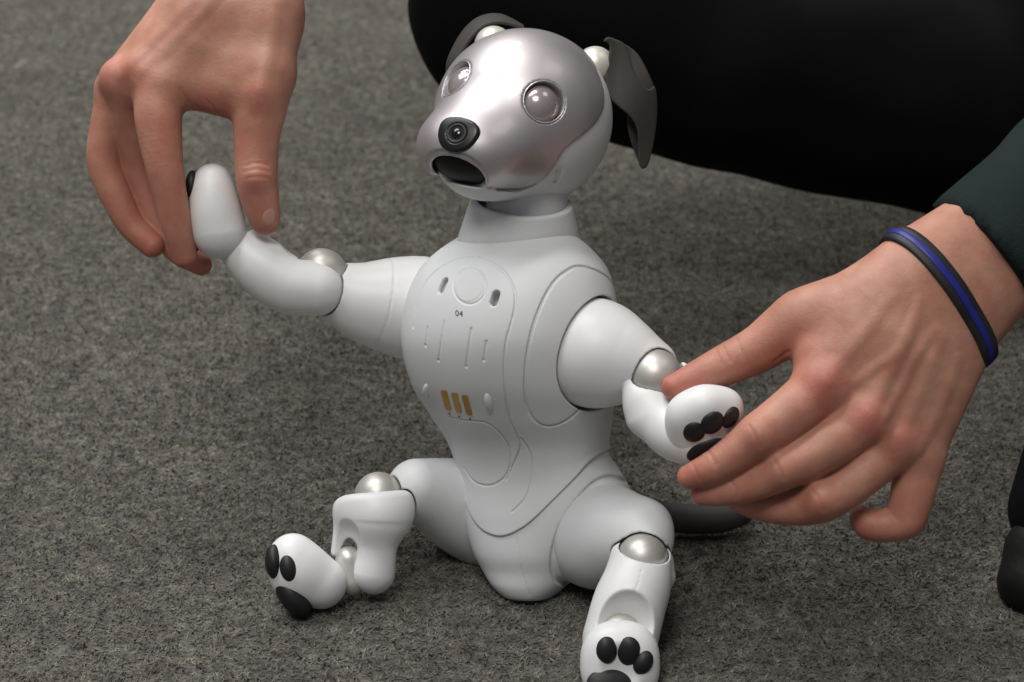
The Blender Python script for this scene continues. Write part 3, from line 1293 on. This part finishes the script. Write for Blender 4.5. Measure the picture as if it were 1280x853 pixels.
def hand(name, palm, fingers, lo, hi, flush, wrinkles=(), h=2.4, kf=12, kp=30, arm=None, bumps=(), tendons=()):
    pf = union([chain(pix(c)) for c in palm], kp)
    ff = [tube(pix(c), 9) for c in fingers]

    def f(P):
        d = pf(P)
        df = ff[0](P)
        for g in ff[1:]:
            df = smin(df, g(P), 3.5)
        d = smin(d, df, kf)
        for (x, y, w, r, k) in bumps:
            d = smin(d, sphere(Q(x, y, w), r)(P), k)
        return d
    gs = [line(hit(f, spline(wp, 4)), rr) for (wp, rr) in wrinkles]
    ts = []
    for (wp, rr, proud) in tendons:
        p_ = hit(f, spline(wp, 4))
        fade = np.sin(np.linspace(0.0, math.pi, len(p_)))[:, None]
        ts.append(line(p_ - normal(f, p_) * (rr - proud * (1.3 * fade - 0.9) + 1.2), rr))

    def f2(P):
        d = f(P)
        for g in ts:
            d = smin(d, g(P), 8.0)
        for g in gs:
            d = smax(d, -g(P), 2.5)
        return d
    V, F = surface(f2, lo, hi, h, 1.12)
    o = new_mesh(name, V, F, M["skin"], person)
    fl = np.zeros(len(V))
    for (x, y, w, r, a) in flush:
        dd = length(V - Q(x, y, w))
        fl = np.maximum(fl, a * np.exp(-(dd / r) ** 2))
    for c in fingers:
        for (x, y, w, r) in c[2:]:
            dd = length(V - Q(x, y, w))
            fl = np.maximum(fl, 0.42 * np.exp(-(dd / 42.0) ** 2))
    at = o.data.attributes.new("flush", 'FLOAT', 'POINT')
    at.data.foreach_set("value", (fl * 0.8).astype(np.float32))
    return o, f2


# hand at the left of the picture
palm_l = [
    [(300, -260, -130, 62), (285, -60, -40, 48), (262, 8, 5, 40), (205, 100, 28, 31)],
    [(280, -30, -40, 42), (235, 25, 0, 38), (165, 104, 12, 29)],
    [(285, -40, -60, 44), (225, 30, -25, 36), (148, 110, -14, 26)],
    [(285, -40, -70, 44), (225, 40, -50, 34), (150, 120, -40, 24)],
    [(330, -260, -130, 62), (325, -60, -30, 50), (332, 20, 5, 43), (330, 90, 22, 39)],
    [(262, 60, 10, 40), (300, 95, 14, 38)],
    [(330, 20, 5, 43), (262, 8, 5, 40)],
    [(226, 108, 22, 25), (290, 122, 18, 25)],
]
fingers_l = [
    [(330, 95, 22, 38), (325, 130, 26, 35), (321, 172, 26, 29), (321, 224, 24, 26.5), (326, 252, 20, 23.5), (331, 275, 16, 19)],
    [(200, 112, 30, 32), (198, 150, 36, 29.5), (205, 205, 36, 24), (213, 245, 30, 21), (221, 282, 22, 19), (231, 320, 8, 16)],
    [(162, 106, 12, 28), (164, 160, -14, 24), (174, 218, -38, 21), (196, 275, -46, 18), (220, 312, -44, 16), (251, 331, -42, 14)],
    [(148, 116, -12, 26), (134, 165, -16, 22.5), (131, 207, -20, 21.5), (150, 256, -24, 19), (166, 284, -26, 17), (190, 307, -26, 15.5)],
    [(150, 122, -40, 24), (138, 175, -46, 20), (140, 215, -48, 18), (160, 265, -52, 16), (196, 300, -54, 13.5)],
]
flush_l = [(143, 98, 20, 26, .9), (172, 92, 40, 26, .6), (205, 205, 58, 34, .5), (231, 322, 15, 34, .8), (190, 310, -20, 34, .8), (250, 330, -30, 30, .9),
           (325, 130, 60, 30, .55), (322, 222, 48, 26, .5), (331, 285, 20, 26, .6), (262, 130, 30, 30, .7), (215, 160, 50, 40, .55), (150, 270, -20, 40, .4)]
bumps_l = [(146, 96, 18, 18, 18), (176, 88, 36, 16, 18), (321, 222, 40, 14, 14), (328, 118, 46, 16, 20)]
wr_l = [([(306, 208), (320, 204), (336, 207)], 0.6), ([(304, 215), (321, 212), (338, 215)], 0.7), ([(308, 223), (322, 221), (336, 223)], 0.5),
        ([(226, 112), (232, 122), (238, 130)], 0.8), ([(256, 124), (266, 134), (274, 144)], 0.5)]
td_l = [([(178, 88), (222, 45), (275, -10)], 8, 0.6), ([(150, 92), (195, 48), (245, 0)], 8, 0.4), ([(326, 110), (338, 60), (345, 5)], 9, 0.7)]
hl, hlf = hand("hand", palm_l, fingers_l, Q(80, -240, -200), Q(420, 365, 110), flush_l, wr_l, bumps=bumps_l, tendons=td_l)
hl["label"] = "hand reaching down from above with thumb and fingers round the raised paw"
pad_at("nail", hlf, 336.5, 271, 8.5, 12.5, 3.0, 6, "nail", hl, sink=0.62)

# hand at the right of the picture
WB = 176
palm_r = [
    [(1264, 259, WB - 60, 48), (1150, 325, WB - 4, 44), (1095, 385, WB + 8, 42), (1035, 480, WB + 18, 37)],
    [(1275, 272, WB - 60, 48), (1168, 352, WB + 4, 44), (1120, 420, WB + 20, 40), (1083, 524, WB + 24, 33)],
    [(1285, 284, WB - 60, 48), (1188, 385, WB, 44), (1155, 450, WB + 14, 38), (1124, 553, WB + 16, 30)],
    [(1296, 297, WB - 60, 48), (1205, 415, WB - 10, 42), (1182, 480, WB, 36), (1150, 572, WB + 2, 27)],
    [(1130, 345, WB - 4, 40), (1065, 380, WB - 6, 42), (1005, 400, WB - 16, 35)],
    [(1060, 420, WB, 42), (1030, 450, WB + 4, 36)],
]
fingers_r = [
    [(1040, 390, WB - 10, 38), (1000, 400, WB - 16, 36), (950, 435, WB - 24, 30), (905, 457, WB - 26, 25.5), (880, 468, WB - 22, 22), (842, 484, WB - 14, 15.5)],
    [(1032, 482, WB + 18, 36), (990, 515, WB + 30, 32), (950, 545, WB + 34, 29), (915, 570, WB + 32, 24), (890, 585, WB + 26, 21), (862, 596, WB + 16, 15.5)],
    [(1080, 524, WB + 24, 33), (1030, 560, WB + 32, 30), (975, 588, WB + 30, 27), (930, 607, WB + 20, 23), (905, 613, WB + 12, 20), (878, 617, WB + 2, 15)],
    [(1122, 553, WB + 16, 30), (1075, 595, WB + 22, 28), (1028, 625, WB + 20, 28), (985, 634, WB + 4, 23), (950, 632, WB - 10, 19), (925, 626, WB - 20, 15)],
    [(1150, 572, WB + 2, 30), (1142, 612, WB + 4, 28), (1134, 642, WB + 5, 26), (1128, 652, WB + 5, 24), (1106, 657, WB + 2, 21), (1088, 656, WB, 20), (1078, 648, WB - 4, 16)],
]
flush_r = [(1030, 482, WB + 55, 32, .9), (1083, 526, WB + 55, 30, .9), (1124, 552, WB + 45, 28, .7), (842, 486, WB, 36, .9), (985, 440, WB + 10, 30, .7),
           (862, 598, WB + 20, 34, .75), (950, 550, WB + 60, 40, .35), (878, 620, WB, 34, .7), (1025, 640, WB + 30, 36, .5), (1090, 665, WB, 36, .6), (1140, 655, WB + 10, 34, .5),
           (905, 450, WB, 40, .4)]
bumps_r = [(1030, 478, WB + 36, 20, 18), (1083, 522, WB + 40, 18, 18), (1123, 550, WB + 30, 16, 18), (950, 543, WB + 46, 20, 14), (978, 586, WB + 44, 16, 14), (1026, 624, WB + 34, 18, 14)]
wr_r = [([(894, 438), (898, 446), (903, 456)], 1.2), ([(903, 432), (907, 442), (913, 452)], 1.2), ([(985, 440), (975, 447), (968, 452)], 1.5),
        ([(884, 562), (890, 572), (894, 582)], 1.1), ([(912, 600), (920, 612), (922, 624)], 0.8), ([(936, 532), (944, 545), (950, 560)], 0.6), ([(944, 526), (952, 540), (958, 554)], 0.7),
        ([(966, 574), (974, 586), (980, 600)], 0.7), ([(1014, 612), (1024, 624), (1030, 640)], 0.7), ([(920, 424), (925, 436), (930, 448)], 0.6), ([(865, 580), (870, 590), (874, 600)], 0.6)]
td_r = [([(1034, 474), (1070, 428), (1115, 372)], 9, 1.2), ([(1088, 514), (1116, 458), (1148, 392)], 9, 1.5), ([(1127, 542), (1152, 486), (1178, 420)], 9, 1.3),
        ([(1152, 560), (1176, 510), (1198, 450)], 8, 0.9), ([(1070, 478), (1096, 458), (1124, 440), (1140, 405), (1150, 375)], 4.5, 1.1),
        ([(1108, 520), (1128, 482), (1144, 448), (1170, 412)], 4.5, 1.0)]
hr, hrf = hand("hand", palm_r, fingers_r, Q(800, 200, 30), Q(1330, 720, 245), flush_r, wr_r, bumps=bumps_r, kp=26, tendons=td_r)
hr["label"] = "hand with a wristband gripping the paw between thumb and fingers"

# wristband: rubber loop following the wrist
wc = Q(1177, 377, WB - 4)
wax = unit(Q(1250, 262, WB - 60) - Q(1150, 400, WB + 4))
wax = unit(np.array([0.80, -0.60, -0.25]))


def band_pts(f, c, axis, r_guess=120, n=72):
    ea = unit(np.cross(axis, [0, 0, 1.0]))
    eb = np.cross(axis, ea)
    out = []
    ts = np.arange(160, 0, -1.0)
    for t in np.linspace(0, 2 * math.pi, n, endpoint=False):
        dr = ea * math.cos(t) + eb * math.sin(t)
        P = c + ts[:, None] * dr
        d = f(P)
        i = np.nonzero(d < 0)[0]
        out.append(ts[i[0]] if len(i) else 40)
    r = np.array(out)
    ft = np.fft.rfft(r)
    ft[5:] = 0
    sm = np.fft.irfft(ft, len(r))
    return ea, eb, sm + np.maximum(r - sm, 0).mean()


def band_mesh(name, f, c, axis, prof, mat, parent):
    ea, eb, r = band_pts(f, c, axis)
    n = len(r)
    V, Fq = [], []
    m_ = len(prof)
    for i, t in enumerate(np.linspace(0, 2 * math.pi, n, endpoint=False)):
        dr = ea * math.cos(t) + eb * math.sin(t)
        for (ax_, ra) in prof:
            V.append(c + dr * (r[i] + ra) + axis * ax_)
    for i in range(n):
        for j in range(m_):
            a = i * m_ + j
            b_ = i * m_ + (j + 1) % m_
            c_ = ((i + 1) % n) * m_ + (j + 1) % m_
            d_ = ((i + 1) % n) * m_ + j
            Fq.append((a, b_, c_, d_))
    return new_mesh(name, np.array(V), np.array(Fq), M[mat], parent)


bandp = [(-12, -1), (-13, 2.0), (-11.5, 4), (-6, 4.6), (6, 4.6), (11.5, 4), (13, 2.0), (12, -1), (5, -2), (-5, -2)]
wb = band_mesh("wristband", hrf, wc, wax, bandp, "band", person)
band_mesh("stripe", hrf, wc, wax, [(-3.8, 3.6), (-4.2, 4.8), (-3.4, 5.3), (3.4, 5.3), (4.2, 4.8), (3.8, 3.6)], "blue", wb)

# trousers: one mesh, both legs and hips, with soft folds
tr_pts = [pix([(645, 12, -640, 133), (900, 75, -720, 134), (1210, 140, -800, 138)]),
          pix([(1080, -20, -860, 110), (1280, -20, -1000, 190)]),
          pix([(1280, -10, -1000, 200), (1480, 40, -560, 150), (1450, 110, -120, 118)]),
          pix([(1450, 110, -120, 118), (1420, 420, -60, 104), (1342, 640, -14, 80)])]


def folds(P, amp, sc):
    return amp * (np.sin(P[:, 0] / (31 * sc) + 1.7 * np.sin(P[:, 1] / (47 * sc) + P[:, 2] / (60 * sc))) * np.sin(P[:, 1] / (40 * sc) - P[:, 2] / (53 * sc) + 0.6))


trf = union([chain(c, 20) for c in tr_pts], 60)
lo = np.min([box_of(c, 25)[0] for c in tr_pts], 0)
hi = np.max([box_of(c, 25)[1] for c in tr_pts], 0)
GW = lambda P: (P[:, 0] * 0)


def above_floor(P):
    X = to_world(P)
    return (0.004 - X[:, 2]) / S


solid("trousers", lambda P: np.maximum(trf(P) + folds(P, 4.5, 1.9), above_floor(P)), lo, hi, 11.0, "trousers", person, lip=1.8)

# jacket: torso and both sleeves, out of the frame except one cuff
slv = pix([(1215, 332, WB - 40, 90), (1345, 222, WB - 90, 92), (1500, 90, WB - 160, 110)])
def wpt(x, y, z, r):
    q = to_design([(x, y, z)])[0]
    return (q[0], q[1], q[2], r / S)


SHL, SHR = wpt(0.16, 1.66, 0.84, 0.075), wpt(0.60, 1.66, 0.82, 0.075)
jk = [slv, [slv[-1], SHR],
      pix([(318, -150, -90, 96), (345, -420, -260, 112)]), [pix([(345, -420, -260, 112)])[0], SHL], [SHL, SHR],
      [wpt(0.38, 1.68, 0.76, 0.13), wpt(0.56, 1.72, 0.22, 0.13)]]
cuff_n = unit([-0.77, 0.62, 0.10])
cuff_p = Q(1228, 321, WB - 40)
jf = union([chain(c, 20) for c in jk], 40)
inner = cone(Q(1100, 470, WB + 40), Q(1300, 220, WB - 80), 84, 84)
cuff2 = half(Q(315, -190, -90), (0, 1, 0))


def jacket_f(P):
    d = jf(P) + folds(P, 2.6, 1.3)
    near = (P[:, 0] > 900) & (P[:, 1] > 60) & (P[:, 2] > -120)
    d = np.where(near, smax(d, (P - cuff_p) @ cuff_n, 3), d)
    nl = (P[:, 0] < 600) & (P[:, 2] > -300)
    d = np.where(nl, np.maximum(d, cuff2(P)), d)
    return d


lo = np.min([box_of(c, 25)[0] for c in jk], 0)
hi = np.max([box_of(c, 25)[1] for c in jk], 0)
solid("jacket", jacket_f, lo, hi, 12.0, "jacket", person, lip=1.8)

# shoe of the planted foot
shp = pix([(1288, 728, 16, 41), (1300, 690, 4, 42), (1400, 690, -30, 62)])
shf = union([chain(shp, 10), chain(pix([(1330, 690, -8, 50), (1360, 725, -20, 46)]))], 14)
sole = lambda P: np.maximum(shf(P), above_floor(P))
lo, hi = box_of(shp, 40)
solid("shoe", sole, lo, hi, 3.0, "shoe", person)
